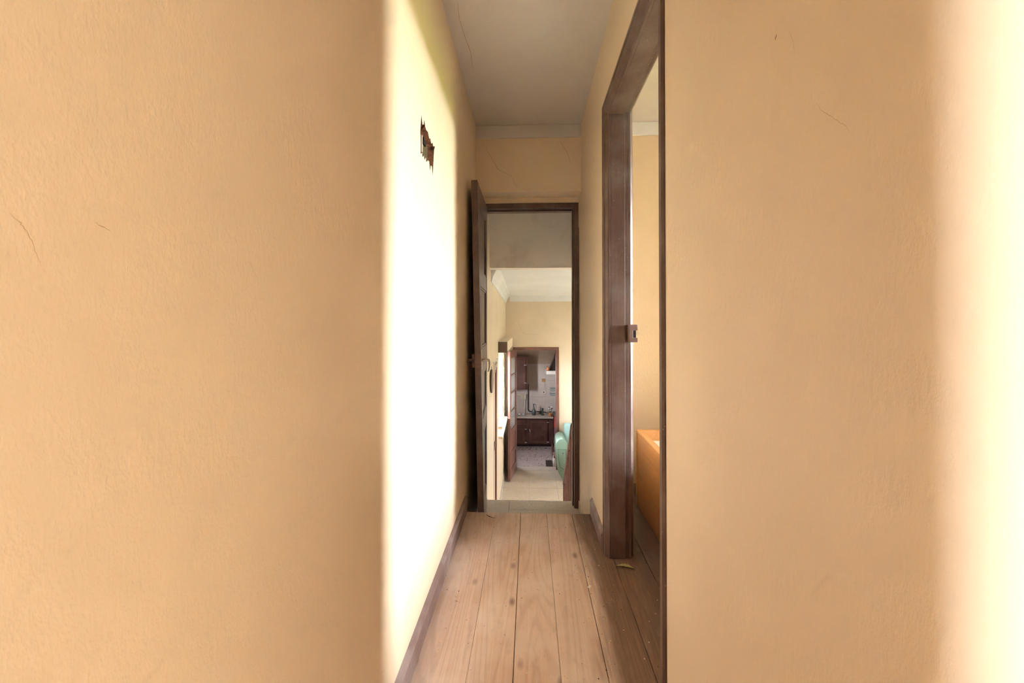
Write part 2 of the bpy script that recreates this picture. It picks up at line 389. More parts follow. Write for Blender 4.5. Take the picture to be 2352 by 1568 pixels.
obj('plaster_crack', ribbon(BM(), [(.37, 2.745, .10), (.37, 2.70, .0766), (.37, 2.66, .045), (.37, 2.60, .03)], 'x', XR, .0022, -.0005), 'crack', wr)
obj('plaster_crack', ribbon(BM(), [(-.385, .2995, 1.2025), (-.385, .3044, 1.1982), (-.385, .3083, 1.1948), (-.385, .3123, 1.1874), (-.385, .3153, 1.1815), (-.385, .3201, 1.1677)], 'x', XL, .0005, .0004), 'crack_faint', wl)
obj('plaster_crack', ribbon(BM(), [(-.385, .3622, 1.2104), (-.385, .3692, 1.2077), (-.385, .3756, 1.2059)], 'x', XL, .0007, .0004), 'crack_faint', wl)
cl = bpy.data.objects['ceiling']
obj('ceiling_crack', ribbon(BM(), [(-.3165, 1.87, ZC), (-.3259, 1.95, ZC), (-.3253, 2.02, ZC), (-.318, 2.12, ZC), (-.3085, 2.22, ZC), (-.314, 2.30, ZC), (-.3136, 2.38, ZC)], 'z', ZC, .0018, -.0005), 'crack', cl)
obj('ceiling_crack', ribbon(BM(), [(-.33, 3.045, ZC), (-.175, 3.05, ZC), (-.05, 3.04, ZC), (.06, 3.048, ZC), (.13, 3.03, ZC)], 'z', ZC, .003, -.0005), 'crack', cl)

# broken switch-box hole in the left wall
def jag(t):  # outline of the torn plaster in (y, z)
    return t
random.seed(3)
outer = [(HOLE[0], HOLE[2]), (HOLE[1], HOLE[2]), (HOLE[1], HOLE[3]), (HOLE[0], HOLE[3])]
inner = [(1.492, 1.722), (1.512, 1.735), (1.522, 1.722), (1.54, 1.738), (1.548, 1.722), (1.566, 1.74), (1.578, 1.726), (1.60, 1.742), (1.622, 1.745),
         (1.634, 1.712), (1.645, 1.74), (1.668, 1.742), (1.676, 1.708), (1.688, 1.742), (1.696, 1.775), (1.7, 1.80), (1.706, 1.825), (1.722, 1.846), (1.69, 1.832),
         (1.676, 1.842), (1.655, 1.828), (1.64, 1.842), (1.622, 1.834), (1.6, 1.85), (1.575, 1.845), (1.555, 1.852), (1.545, 1.872), (1.536, 1.848), (1.515, 1.838), (1.505, 1.868), (1.496, 1.84), (1.486, 1.80), (1.492, 1.76)]
bm = BM()
lo = [[Vector((XL, y, z)) for y, z in outer], [Vector((XL, y, z)) for y, z in inner][::-1]]
flat = [p for q in lo for p in q]; vv = [bm.verts.new(p) for p in flat]
for t in tessellate_polygon(lo): bm.faces.new([vv[i] for i in t])
bmesh.ops.recalc_face_normals(bm, faces=bm.faces[:])
for f in bm.faces:
    if f.normal.x < 0: f.normal_flip()
obj('plaster_face', bm, 'wall', wl)
bm = BM(); cy, cz = 1.595, 1.785
A = [bm.verts.new((XL, y, z)) for y, z in inner]
B = [bm.verts.new((XL - .012 - random.uniform(0, .006), cy + (y - cy) * random.uniform(.86, .95), cz + (z - cz) * random.uniform(.80, .92))) for y, z in inner]
D = [bm.verts.new((XL - .03, cy + (y - cy) * .78, cz + (max(min(z, 1.838), 1.742) - cz) * .72)) for y, z in inner]
n = len(A)
for P, Q in ((A, B), (B, D)):
    for i in range(n): bm.faces.new((P[i], P[(i + 1) % n], Q[(i + 1) % n], Q[i]))
obj('torn_edge', bm, 'plaster_edge', wl)
b1('brick_back', XL - .069, XL - .031, HOLE[0], HOLE[1], HOLE[2], HOLE[3], 'brick', wl)
b1('box_plate', XL - .030, XL - .022, 1.575, 1.69, 1.75, 1.828, 'boxplate', wl, .002)
b1('box_rim', XL - .022, XL - .012, 1.56, 1.568, 1.758, 1.822, 'lightplastic', wl, .002)
b1('box_gap', XL - .022, XL - .016, 1.60, 1.635, 1.808, 1.832, 'black', wl)

# skirting boards
def skirting(name, label, x, s, y0, y1):
    pr = [(x, 0.001), (x + s * .013, .001), (x + s * .013, .070), (x + s * .016, .078), (x + s * .012, .086), (x + s * .005, .094), (x, .098)]
    return struct(obj(name, prism(BM(), pr, 'y', y0, y1), 'brown_dusty'), label, 'skirting board')
skirting('baseboard_left', 'dusty mauve-brown skirting along the left corridor wall', XL, 1, .2, YW - .002)
skirting('baseboard_right', 'short worn skirting between the bedroom doorway and the floor edge', XR, -1, 2.137, YW - .002)
skirting('baseboard_right_near', 'skirting along the near right corridor wall', XR, -1, -1.75, 1.16)

# ------------------------------------------------------------------ bedroom doorway (door_1)
def casing(xw, s, ya, yb, zt, w=.07, z0=0.0):
    """moulded architrave round three sides of an opening in a wall at x = xw; s = -1 proud towards -x"""
    prof = [(0, -.022), (0, -.012), (.012, -.009), (.020, .002), (.030, .006), (.046, .0065), (.050, .011), (.064, .010), (w, .004), (w, -.022)]
    bm = BM(); st = []
    for k in range(4):
        ring = []
        for ww, d in prof:
            y = (ya - ww) if k < 2 else (yb + ww); z = z0 if k in (0, 3) else zt + ww
            ring.append(bm.verts.new((xw + s * d, y, z)))
        st.append(ring)
    n = len(prof)
    for a, b in zip(st, st[1:]):
        for i in range(n): bm.faces.new((a[i], a[(i + 1) % n], b[(i + 1) % n], b[i]))
    bm.faces.new(st[0]); bm.faces.new(st[-1][::-1]); bmesh.ops.recalc_face_normals(bm, faces=bm.faces[:]); return bm
YN, YF, ZD = 1.244, 2.066, 2.131
d1 = struct(empty('door_1', (0, 0, 0)), 'chocolate brown frame of the open doorway into the bedroom', 'doorway')
obj('architrave', casing(XR, -1, YN, YF, ZD), 'brown', d1)
obj('architrave', casing(XR + .13, 1, YN - .013, YF + .013, ZD + .013, .055), 'brown', d1)
b1('jamb', XR + .0225, .459, YF, 2.104, .001, ZD + .03, 'brown', d1, .0015)
b1('jamb_rebate', .4595, XR + .1075, YF + .013, 2.104, .001, ZD + .03, 'brown', d1, .001)
b1('jamb', XR + .0225, .459, 1.206, YN, .001, ZD + .03, 'brown', d1, .0015)
b1('jamb_rebate', .4595, XR + .1075, 1.206, YN - .013, .001, ZD + .03, 'brown', d1, .001)
b1('head', XR + .0225, .459, YN, YF, ZD, ZD + .036, 'brown', d1, .0015)
b1('head_rebate', .4595, XR + .1075, YN - .013, YF + .013, ZD + .013, ZD + .038, 'brown', d1, .001)
kp = obj('lock_keeper', shell(BM(), (.472, .511, 2.036, YF + .0125, 1.034, 1.118), [(.4895, .52, 2.0, 2.07, 1.055, 1.09)]), 'lock', d1, .002)
kp['label'] = 'brown painted lock keeper with a dark socket'
b1('keeper_socket', .4915, .5065, 2.052, YF + .012, 1.056, 1.089, 'black', kp)

# ------------------------------------------------------------------ end door (door_2): frame with open leaf
d2 = struct(empty('door_2', (0, 0, 0)), 'open dark brown panelled door at the far end of the corridor', 'door')
ZB = -.249
b1('jamb', .334, .367, 3.2, 3.30, ZB, 2.028, 'brown', d2, .002)
b1('jamb_stop', .324, .3335, 3.245, 3.30, ZB, 1.985, 'brown', d2, .0015)
b1('jamb', -.371, -.337, 3.2, 3.30, ZB, 2.028, 'brown', d2, .002)
b1('head', -.3365, .3335, 3.2, 3.30, 1.99, 2.028, 'brown', d2, .002)
b1('head_stop', -.3365, .3235, 3.245, 3.30, 1.977, 1.9895, 'brown', d2, .0015)
ks = b1('strike_plate', .3325, .3405, 3.1965, 3.225, .826, .918, 'lock', d2, .001)
# ragged plaster margin where the frame meets the wall on the right
bm = BM(); zs = [i * .04 - .2 for i in range(52)]
pts = [(.3725, z) for z in zs] + [(.368 - .004 * abs(math.sin(z * 9)) - random.uniform(0, .0035), z) for z in zs[::-1]]
obj('plaster_margin', prism(bm, [(p[0], p[1]) for p in pts], 'y', 3.194, 3.2005), 'brown', d2)
# leaf, hinged at the left jamb and swung towards the camera; local u runs from hinge to free edge
hx, hy, fx, fy = -.318, 3.205, -.3175, 2.585
LW = math.hypot(fx - hx, fy - hy)
piv = empty('leaf', (hx, hy, 0), math.atan2(fy - hy, fx - hx)); piv.parent = d2     # local +x = hinge to edge, local +y = towards corridor axis
LT, LB = 2.0, -.235
def lm(o): o.parent = piv; return o
# leaf body: stiles, rails, recessed panels; thickness from y=-.038 to 0
st = .085
for (a, b) in ((0, st), (LW - st, LW)): b1('stile', a, b, -.038, 0, LB, LT, 'brown', piv, .0015)
rails = [(LB, LB + .18), (.40, .52), (.80, .97), (1.36, 1.46), (LT - .11, LT)]
for z0, z1 in rails: b1('rail', st + .0004, LW - st - .0004, -.0375, -.0005, z0, z1, 'brown', piv, .0012)
for (a, b), (c, d) in zip(rails, rails[1:]):
    b1('panel', st, LW - st, -.026, -.012, b, c, 'brown', piv)
    for z0, z1 in ((b + .0003, b + .014), (c - .014, c - .0003)): b1('panel_moulding', st + .0005, LW - st - .0005, -.012, -.003, z0, z1, 'brown', piv, .003)
    for x0, x1 in ((st + .0005, st + .014), (LW - st - .014, LW - st - .0005)): b1('panel_moulding', x0, x1, -.012, -.0035, b + .0145, c - .0145, 'brown', piv, .003)
lk = b1('lock_case', LW - .075, LW + .005, -.056, -.0385, .853, .938, 'lock', piv, .005)
lk['label'] = 'brown painted box lock on the door edge'
b1('latch_slot', LW + .003, LW + .0056, -.050, -.044, .882, .908, 'black', piv)
b1('lock_faceplate', LW + .0002, LW + .0045, -.038, .001, .856, .935, 'lock', piv, .0008)
def lever(y0, s, name='lever_handle'):
    bm = BM(); x = LW - .05
    tube(bm, [(x, y0, .897), (x, y0 + s * .012, .897), (x, y0 + s * .048, .897)], .0085, 10)
    tube(bm, [(x, y0 + s * .044, .899), (x - .006, y0 + s * .05, .885), (x - .02, y0 + s * .048, .86), (x - .035, y0 + s * .043, .835), (x - .045, y0 + s * .036, .822)], [.0075, .0065, .005, .0042, .003], 8)
    return obj(name, bm, 'metal', piv, smooth=True)
lever(-.056, -.55); lever(.0, 1)
b1('handle_plate', LW - .068, LW - .034, .0002, .003, .84, .96, 'metal', piv, .001)
b1('lock_scar', LW - .12, LW - .085, -.0008, .0006, .80, 1.3, 'brown_dusty', piv)

for c in piv.children:                       # the old leaf is warped: its free edge hangs out further at the bottom
    for v in c.data.vertices: v.co.y += v.co.x / LW * .021 * (LT - v.co.z)
    for g in c.children:
        for v in g.data.vertices: v.co.y += v.co.x / LW * .021 * (LT - v.co.z)

# ------------------------------------------------------------------ stairs down, terrazzo
stz = struct(empty('staircase', (0, 3.0, -.25)), 'grey terrazzo steps going down behind the end door', 'staircase')
at0 = keep
at0(b1('riser', XL, XR, 2.546, 3.33, -.60, -.275, 'terrazzo_grey', stz))
for i, (x0, x1, y0, y1) in enumerate(((XL, -.1535, 2.55, 3.335), (-.1515, XR, 2.55, 3.156), (-.1515, XR, 3.158, 3.335))):
    at0(b1('landing_slab', x0, x1, y0, y1, -.275, -.25 + (.0008 if i == 1 else 0), 'terrazzo_grey', stz, .002))
for k in range(1, 5):
    z = -.25 - .194 * k; y0 = 3.33 + .2 * (k - 1)
    at0(b1('step', XL, XR, y0 + .002, y0 + .225, z - .2, z, 'terrazzo_grey', stz, .003))
at0(b1('landing_skirting', .3625, .3695, 2.56, 3.195, -.2495, -.19, 'terrazzo', stz, .002))

# stair railing with turned balusters
XRail = .337
def rail_z(y): return .355 - (y - 3.3449) * .942
rl = tag(empty('stair_railing', (XRail, 4.12, -1.22)), 'dark brown sloping stair railing with turned balusters beside the end door', 'railing')
atr = keep
bm = BM(); prof = [(-.015, -.024), (.015, -.024), (.017, -.006), (.012, .010), (0, .014), (-.012, .010), (-.017, -.006)]
ra = [bm.verts.new((XRail + p[0], 3.37, rail_z(3.37) + p[1])) for p in prof]; rb = [bm.verts.new((XRail + p[0], 4.16, rail_z(4.16) + p[1])) for p in prof]
for i in range(7): bm.faces.new((ra[i], ra[(i + 1) % 7], rb[(i + 1) % 7], rb[i]))
bm.faces.new(ra); bm.faces.new(rb[::-1]); bmesh.ops.recalc_face_normals(bm, faces=bm.faces[:])
atr(obj('handrail', bm, 'brown_red', rl, .002))
bm = BM(); bprof = [(.012, 0), (.012, -.04), (.009, -.10), (.010, -.15), (.012, -.195), (.017, -.205), (.012, -.215), (.008, -.225), (.013, -.25), (.0165, -.275), (.013, -.295), (.0175, -.31), (.012, -.32), (.010, -.36), (.014, -.42), (.013, -.48), (.016, -.56), (.016, -.66)]
lathe(bm, [(r * .62, z) for r, z in bprof[::-1]], seg=12)
b0 = obj('baluster', bm, 'brown_red', rl, smooth=True)
ys = [3.385, 3.4896, 3.6444, 3.75, 3.8575, 3.98]
for i, y in enumerate(ys):
    o = b0 if i == 0 else b0.copy()
    if i: COL.objects.link(o)
    o.parent = rl; o.location = (0, y - 4.12, rail_z(y) - .02 + 1.22)
atr(b1('newel_post', XRail - .014, XRail + .016, 4.12, 4.15, -1.219, rail_z(4.13) - .03, 'brown_red', rl, .006))

# ------------------------------------------------------------------ dining room (lower level)
ZF, YFAR = -1.22, 6.9
WIN = (5.3, 6.42, -.27, .77)
wdl = wall('wall_dining_left', 'stained peach left wall of the lower dining room with its window', (-.75, XL, 3.35, YFAR, -1.4, ZC), [(-1, 0) + WIN, (XL - .05, 0, 4.60, 5.00, ZF, .70)], 'wall_dining')
wdf = wall('wall_dining_far', 'peach far wall of the dining room around the kitchen door', (-1.45, 2.75, YFAR, YFAR + .15, -2.0, 1.9), [(-.268, .475, 6, 8, ZF, .748)], 'wall_dining')
wall('wall_dining_right', 'right wall of the dining room with its window', (2.6, 2.75, 3.35, YFAR, -1.4, 1.9), [(2, 3, 5.0, 5.34, .1, .5)], 'wall_dining')
wall('wall_dining_near', 'near wall of the dining room beside the stairs', (XR + .13, 2.75, 3.2, 3.35, -1.4, ZC), (), 'wall_dining')
wall('wall_below_corridor', 'wall closing the space under the stairs', (XL - .3, XR + .13, 3.2, 3.33, -1.4, -.62), (), 'wall_dining')
wall('wall_stairwell', 'grey mould-stained drop wall above the stairs', (XL, .55, 4.1, 4.25, 1.66, ZC), (), 'grey_plaster')
wall('wall_stairwell_right', 'pale plaster side of the stairwell opening', (.412, .55, 3.35, 4.1, 1.66, ZC), (), 'white')
bm = BM(); prism(bm, [(4.2505, 1.694), (YFAR, 1.575), (YFAR, 1.9), (4.2505, 1.9)], 'x', XL, 2.6)
box(bm, .5505, 2.6, 3.35, 4.25, 1.694, 1.9)
struct(obj('ceiling_dining', bm, 'white'), 'white sloping ceiling of the dining room', 'ceiling')
bm = BM(); st3 = []
for y, zb, zt in ((4.2505, 1.545, 1.694), (YFAR - .02, 1.457, 1.576)):
    st3.append([bm.verts.new((XL + dx, y, zb + (zt - zb) * f)) for dx, f in ((0, 0), (.010, 0), (.022, .35), (.05, .75), (.085, 1), (0, 1))])
for i in range(6): bm.faces.new((st3[0][i], st3[0][(i + 1) % 6], st3[1][(i + 1) % 6], st3[1][i]))
bm.faces.new(st3[0]); bm.faces.new(st3[1][::-1]); bmesh.ops.recalc_face_normals(bm, faces=bm.faces[:])
struct(obj('trim_3', bm, 'white'), 'white cove along the left dining wall', 'cornice')
bm = BM(); prism(bm, [(YFAR, 1.485), (YFAR - .012, 1.485), (YFAR - .05, 1.545), (YFAR - .08, 1.6), (YFAR, 1.6)], 'x', XL + .07, 2.6)
struct(obj('trim_4', bm, 'white'), 'white cove along the far dining wall', 'cornice')
for pts, w in (([(-.2, 6.89, 1.2), (-.1, 6.89, .98), (.05, 6.89, .96), (.2, 6.89, .95)], .003),):
    obj('plaster_crack', ribbon(BM(), pts, 'y', YFAR, w, -.0006), 'crack_faint', wdf)
for y, z0, z1 in ((4.93, .2, 1.35), (5.02, .8, 1.4), (6.2, .95, 1.4), (4.25, .7, 1.2)):
    obj('plaster_crack', ribbon(BM(), [(XL, y, z0), (XL, y + .02, (z0 + z1) / 2), (XL, y - .01, z1)], 'x', XL, .006, .0006, .004), 'crack', wdl)
fd = struct(b1('floor_dining', XL, 2.6, 3.55, YFAR + .15, -1.4, -1.2345, 'grout'), 'pale speckled terrazzo tile floor of the dining room', 'floor')
T = .40
for i in range(8):
    for j in range(7):
        x0, y0 = -.385 + i * T - .02, 4.12 + j * T
        x0c, x1 = max(x0, XL + .001), min(x0 + T, 2.599); y1 = min(y0 + T, 6.848)
        if y1 - y0 < .05: continue
        b1('floor_tile', x0c + .0012, x1 - .0012, y0 + .0012, y1 - .0012, -1.2345, ZF + random.uniform(-.001, .0006), 'terrazzo', fd)
b1('threshold_slab', -.266, .473, 6.85, 7.05, -1.2345, ZF + .001, 'terrazzo_grey', fd, .002)
struct(b1('baseboard_dining', XL, XL + .010, 4.14, YFAR - .01, ZF + .001, ZF + .075, 'terrazzo_grey', bevel=.002), 'low grey skirting along the left dining wall', 'skirting board')

# window in the left dining wall
w1 = struct(empty('window_1', (-.7, (WIN[0] + WIN[1]) / 2, WIN[2])), 'bright window in the left dining wall with a rolled shutter box above', 'window')
atw = keep
y0, y1, z0, z1 = WIN
bm = BM()
for a in ((y0, y0 + .05, z0, z1), (y1 - .05, y1, z0, z1), (y0 + .05, y1 - .05, z0, z0 + .05), (y0 + .05, y1 - .05, z1 - .05, z1)): box(bm, -.70, -.64, *a)
atw(obj('window_frame', bm, 'white_paint', w1, .003))
ym = (y0 + y1) / 2
def sash(name, ya, yb, x):
    bm = BM()
    for a in ((ya, ya + .045, z0 + .055, z1 - .055), (yb - .045, yb, z0 + .055, z1 - .055), (ya + .045, yb - .045, z0 + .055, z0 + .11), (ya + .045, yb - .045, z1 - .10, z1 - .055), (ya + .045, yb - .045, .22, .245)): box(bm, x, x + .035, *a)
    s = atw(obj(name, bm, 'white_paint', w1, .002))
    b1('pane', x + .014, x + .018, ya + .045, yb - .045, z0 + .11, .22, 'glass', s); b1('pane', x + .014, x + .018, ya + .045, yb - .045, .245, z1 - .10, 'glass', s)
    return s
sash('sash', y0 + .052, ym - .001, -.66); sash('sash', ym + .001, y1 - .052, -.66)
# opened inner casement edge with its bolt rod
bm = BM(); box(bm, -.555, -.3975, 5.98, 6.015, z0 + .03, z0 + .07); box(bm, -.3975, -.352, 5.98, 6.015, z0 + .03, z1 - .08); box(bm, -.60, -.555, 5.98, 6.015, z0 + .03, z1 - .08); box(bm, -.555, -.3975, 5.98, 6.015, z1 - .12, z1 - .08)
cs = atw(obj('open_casement', bm, 'cream', w1, .002))
bm = BM(); tube(bm, [(-.374, 5.972, z0 + .05), (-.374, 5.972, z1 - .1)], .006, 8)
for zz in (-.1, .07, .22, .5): box(bm, -.395, -.345, 5.962, 5.98, zz - .006, zz + .006)
o = obj('bolt_rod', bm, 'metal', cs); atw(o)
atw(b1('sill', -.64, -.328, y0 - .02, y1 + .03, z0 - .03, z0 - .0005, 'sillstone', w1, .004))
bm = BM(); box(bm, XL - .001, -.268, y0 - .05, y1 + .35, .775, .905)
sb = atw(obj('shutter_box', bm, 'cream', w1, .003)); sb['label'] = 'cream shutter box with a dark brown end board'
atw(b1('shutter_box_end', XL, -.272, y0 - .062, y0 - .0505, .768, .900, 'brown', sb, .002))
atw(b1('shutter_slat', -.63, -.60, y0 + .05, y1 - .05, z1 - .06, z1 - .001, 'brick', w1, .002))
tag(obj('wooden_peg', tube(BM(), [(-.60, 5.62, z0 + .016), (-.36, 5.66, z0 + .014)], [.012, .016], 10), 'bed_pine', smooth=True), 'small orange-brown wooden stick lying on the window sill', 'stick')

# narrow built-in cupboard door left of the window
d4 = struct(empty('door_4', (XL, 4.8, ZF)), 'narrow brown cupboard door set in the left dining wall', 'door')
at4 = keep
at4(b1('frame_post', XL - .03, XL + .006, 4.94, 5.0, ZF + .001, .70, 'brown_red', d4, .003))
at4(b1('frame_post', XL - .03, XL + .002, 4.60, 4.64, ZF + .001, .70, 'brown_red', d4, .003))
at4(b1('leaf', XL - .045, XL - .014, 4.64, 4.94, ZF + .01, .69, 'wall_dining', d4, .002))
at4(b1('leaf_rail', XL - .0139, XL - .006, 4.66, 4.92, -.30, -.22, 'brown', d4, .002))
# oval plaque and hook on the left wall
bm = BM(); n = 20
ring = [(4.22 + .10 * math.cos(2 * math.pi * k / n), .555 + .118 * math.sin(2 * math.pi * k / n)) for k in range(n)]
prism(bm, ring, 'x', XL + .0005, XL + .02)
pq = tag(obj('oval_plaque', bm, 'brown', None, .008, seg=3), 'dark brown oval plaque hanging on the left wall beyond the end door', 'wall plaque')
bm = BM(); tube(bm, [(XL + .012, 4.22, .67), (XL + .010, 4.22, .70)], .004, 6); obj('hanger', bm, 'metal', pq)
hk = tag(empty('key_hook', (XL, 4.78, .69)), 'shiny metal rod on the left wall with hanging keys, beside the window', 'hook')
ath = keep
ath(obj('hook_arm', tube(BM(), [(XL + .002, 4.50, .713), (XL + .014, 4.52, .713), (XL + .02, 4.98, .712), (XL + .002, 5.02, .712)], .006, 8), 'bright_metal', hk, smooth=True))
for k in range(3):
    bm = BM(); x = XL + .016 + .002 * k; y = 4.58 + .09 * k
    tube(bm, [(x, y, .712), (x + .003, y + .01, .68)], .0025, 6); box(bm, x - .003, x + .003, y - .012, y + .02, .60 + .02 * k, .675)
    ath(obj('key', bm, 'bright_metal', hk, .002))

# kitchen door (door_3): frame and open glazed leaf
d3 = struct(empty('door_3', (0, 0, 0)), 'red-brown kitchen doorway with an open glazed door', 'door')
b1('jamb', .425, .474, 6.885, 7.04, ZF + .002, .745, 'brown_red', d3, .006)
b1('jamb', -.267, -.222, 6.885, 7.04, ZF + .002, .745, 'brown_red', d3, .006)
b1('head', -.2215, .4245, 6.885, 7.04, .70, .745, 'brown_red', d3, .004)
kx, ky, ex, ey = -.219, 6.878, -.303, 6.33
KW = math.hypot(ex - kx, ey - ky)
pk = empty('glazed_leaf', (kx, ky, 0), math.atan2(ey - ky, ex - kx)); pk.parent = d3
s2 = .09
for a, b in ((0, s2), (KW - s2, KW)): b1('stile', a, b, -.017, .017, ZF + .012, .715, 'brown_red', pk, .002)
gz = [-.47, -.195, .075, .345, .615]
bars = [(ZF + .012, ZF + .16), (-.86, -.80), (-.55, -.47), (-.205, -.185), (.065, .085), (.335, .355), (.605, .715)]
for a, b in bars: b1('rail', s2 + .0004, KW - s2 - .0004, -.0165, .0165, a, b, 'brown_red', pk, .0015)
for k, ((a, b), (c, d)) in enumerate(zip(bars, bars[1:])):
    if k < 2: b1('panel', s2, KW - s2, -.007, .007, b, c, 'brown_red', pk)
    else: b1('pane', s2, KW - s2, -.003, .003, b, c, 'frosted', pk)
bm = BM(); tube(bm, [(KW - .045, -.06, -.28), (KW - .045, .06, -.28)], .007, 8)
for s in (-1, 1): tube(bm, [(KW - .045, s * .058, -.28), (KW - .14, s * .062, -.285)], .006, 8)
obj('lever_handle', bm, 'metal', pk, smooth=True)
b1('handle_plate', KW - .062, KW - .028, -.020, .020, -.40, -.20, 'metal', pk, .002)
obj('key_ring', lathe(BM(), [(.006, 0), (.012, .003), (.006, .006)], (KW - .045, .03, -.38), 10), 'metal', pk)

# armchair
ac = tag(empty('armchair', (.80, 6.6, ZF)), 'mint green vinyl armchair to the right of the kitchen doorway', 'armchair')
ata = keep
armp = [(.515, -1.218), (.53, -1.218), (.545, -1.14), (.565, -1.0), (.578, -.86), (.58, -.76), (.572, -.69), (.556, -.64), (.535, -.605), (.51, -.587), (.48, -.58), (.452, -.585), (.425, -.60), (.402, -.63), (.391, -.68), (.389, -.76), (.393, -.85), (.40, -.94), (.412, -1.02), (.43, -1.08), (.452, -1.12), (.475, -1.16)]
def arm(mx):
    pts = [(mx(x), z) for x, z in armp]
    a = ata(obj('arm', prism(BM(), pts, 'y', 6.36, 6.80), 'mint', ac, .016, True, 3))
    q = [(mx(x), z) for x, z in ((.425, -.74), (.535, -.74), (.535, -.90), (.522, -1.03), (.455, -1.0), (.437, -.90))]
    qo = [(mx(.482) + (p[0] - mx(.482)) * 1.09, -.88 + (p[1] + .88) * 1.05) for p in q]
    ata(obj('panel_seam', prism(BM(), qo, 'y', 6.3575, 6.3605), 'seam', a)); ata(obj('arm_panel', prism(BM(), q, 'y', 6.352, 6.3604), 'mint', a, .004, False))
    bt = obj('arm_button', lathe(BM(), [(.002, 0), (.010, .003), (.010, .006)], (0, 0, 0), 10), 'seam', a); bt.location = (mx(.497), 6.349, -.79); bt.rotation_euler = (math.radians(-90), 0, 0)
arm(lambda x: x); arm(lambda x: 1.60 - x)
ata(b1('seat', .56, 1.04, 6.38, 6.82, -.98, -.80, 'mint', ac, .04, smooth=True, seg=4))
bm = BM(); prism(bm, [(6.70, -1.0), (6.80, -1.0), (6.885, -.455), (6.79, -.455)], 'x', .545, 1.055)
ata(obj('backrest', bm, 'mint_light', ac, .035, True, 4))
ata(b1('seat_base', .56, 1.04, 6.40, 6.80, -1.10, -.98, 'mint', ac, .01))
for x in (.60, 1.0):
    for y in (6.42, 6.78): ata(obj('leg', lathe(BM(), [(.010, 0), (.018, .12)], (x, y, ZF + .001), 10), 'brown', ac, smooth=True))

# ------------------------------------------------------------------ kitchen
ZK, YKB = -1.75, 10.36
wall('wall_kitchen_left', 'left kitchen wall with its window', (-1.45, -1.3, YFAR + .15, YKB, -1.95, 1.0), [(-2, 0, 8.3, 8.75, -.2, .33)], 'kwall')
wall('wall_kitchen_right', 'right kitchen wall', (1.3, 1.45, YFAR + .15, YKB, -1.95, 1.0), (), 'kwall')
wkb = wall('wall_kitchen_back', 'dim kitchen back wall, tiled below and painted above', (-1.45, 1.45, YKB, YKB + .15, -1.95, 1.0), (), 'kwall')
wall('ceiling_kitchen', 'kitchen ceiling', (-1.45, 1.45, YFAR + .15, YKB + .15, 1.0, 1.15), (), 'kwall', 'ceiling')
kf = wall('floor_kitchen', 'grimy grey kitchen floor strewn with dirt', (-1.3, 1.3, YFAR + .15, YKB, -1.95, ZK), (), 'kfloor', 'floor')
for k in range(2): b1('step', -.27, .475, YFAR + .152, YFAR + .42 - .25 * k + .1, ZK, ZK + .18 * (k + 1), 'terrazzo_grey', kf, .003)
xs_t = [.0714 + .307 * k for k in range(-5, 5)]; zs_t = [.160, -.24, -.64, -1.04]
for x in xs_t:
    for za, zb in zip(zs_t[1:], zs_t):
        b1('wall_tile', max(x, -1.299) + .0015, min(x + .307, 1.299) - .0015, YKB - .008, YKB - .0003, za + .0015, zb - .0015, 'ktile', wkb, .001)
# base cabinets
def cab(name, label, x0, x1, drawers):
    t = tag(empty(name, ((x0 + x1) / 2, 10.15, ZK)), label, 'cabinet', None, 'kitchen base cabinets'); px, py = (x0 + x1) / 2, 10.15
    A = keep
    A(b1('carcass', x0, x1, 10.02, YKB - .012, ZK + .06, -1.0815, 'kitchen_brown', t, .002))
    A(b1('plinth', x0, x1, 10.05, YKB - .012, ZK + .001, ZK + .06, 'charcoal', t))
    def door(nm, a, b, z0, z1, hinges, knob):
        d = A(b1(nm, a, b, 10.0, 10.0195, z0, z1, 'kitchen_brown', t, .002))
        m = .05
        for q in ((a + m, b - m, z0 + m, z0 + m + .008), (a + m, b - m, z1 - m - .008, z1 - m), (a + m, a + m + .008, z0 + m + .008, z1 - m - .008), (b - m - .008, b - m, z0 + m + .008, z1 - m - .008)):
            A(b1('panel_bead', q[0], q[1], 9.994, 9.9998, q[2], q[3], 'bead', d, .002))
        for z in hinges: A(b1('hinge', b - .018, b + .03, 9.990, 9.9999, z - .009, z + .009, 'bright_metal', d, .003))
        if knob: A(obj('catch', tube(BM(), [(a + .02, 9.988, knob + .03), (a + .035, 9.985, knob - .035)], .010, 8), 'bright_metal', d, smooth=True))
    if drawers:
        w = A(b1('drawer', x0 + .03, x1 - .06, 10.0, 10.0195, -1.25, -1.115, 'kitchen_brown', t, .003))
        kb = obj('knob', lathe(BM(), [(.006, 0), (.014, .012), (.012, .02)], (x0 + .13, 0, 0), 10), 'bright_metal', w)
        kb.location = (0, 10.0, -1.18); kb.rotation_euler = (math.radians(90), 0, 0)
        door('door', x0 + .03, x1 - .06, -1.69, -1.29, (-1.335, -1.645), None)
    else: door('door', x0 + .015, x1 - .13, -1.68, -1.115, (-1.17, -1.63), -1.36)
    return t
cab('base_cabinet', 'dark brown base cabinet with one large panelled door, right of the drawer unit', -.03, .555, False)
cab('base_cabinet', 'dark brown base cabinet with a drawer, half hidden by the glazed door', -.60, -.032, True)
wt = tag(b1('worktop', -1.28, .556, 9.975, YKB - .009, -1.081, -1.042, 'worktop', None, .004), 'stone worktop along the kitchen back wall', 'worktop')
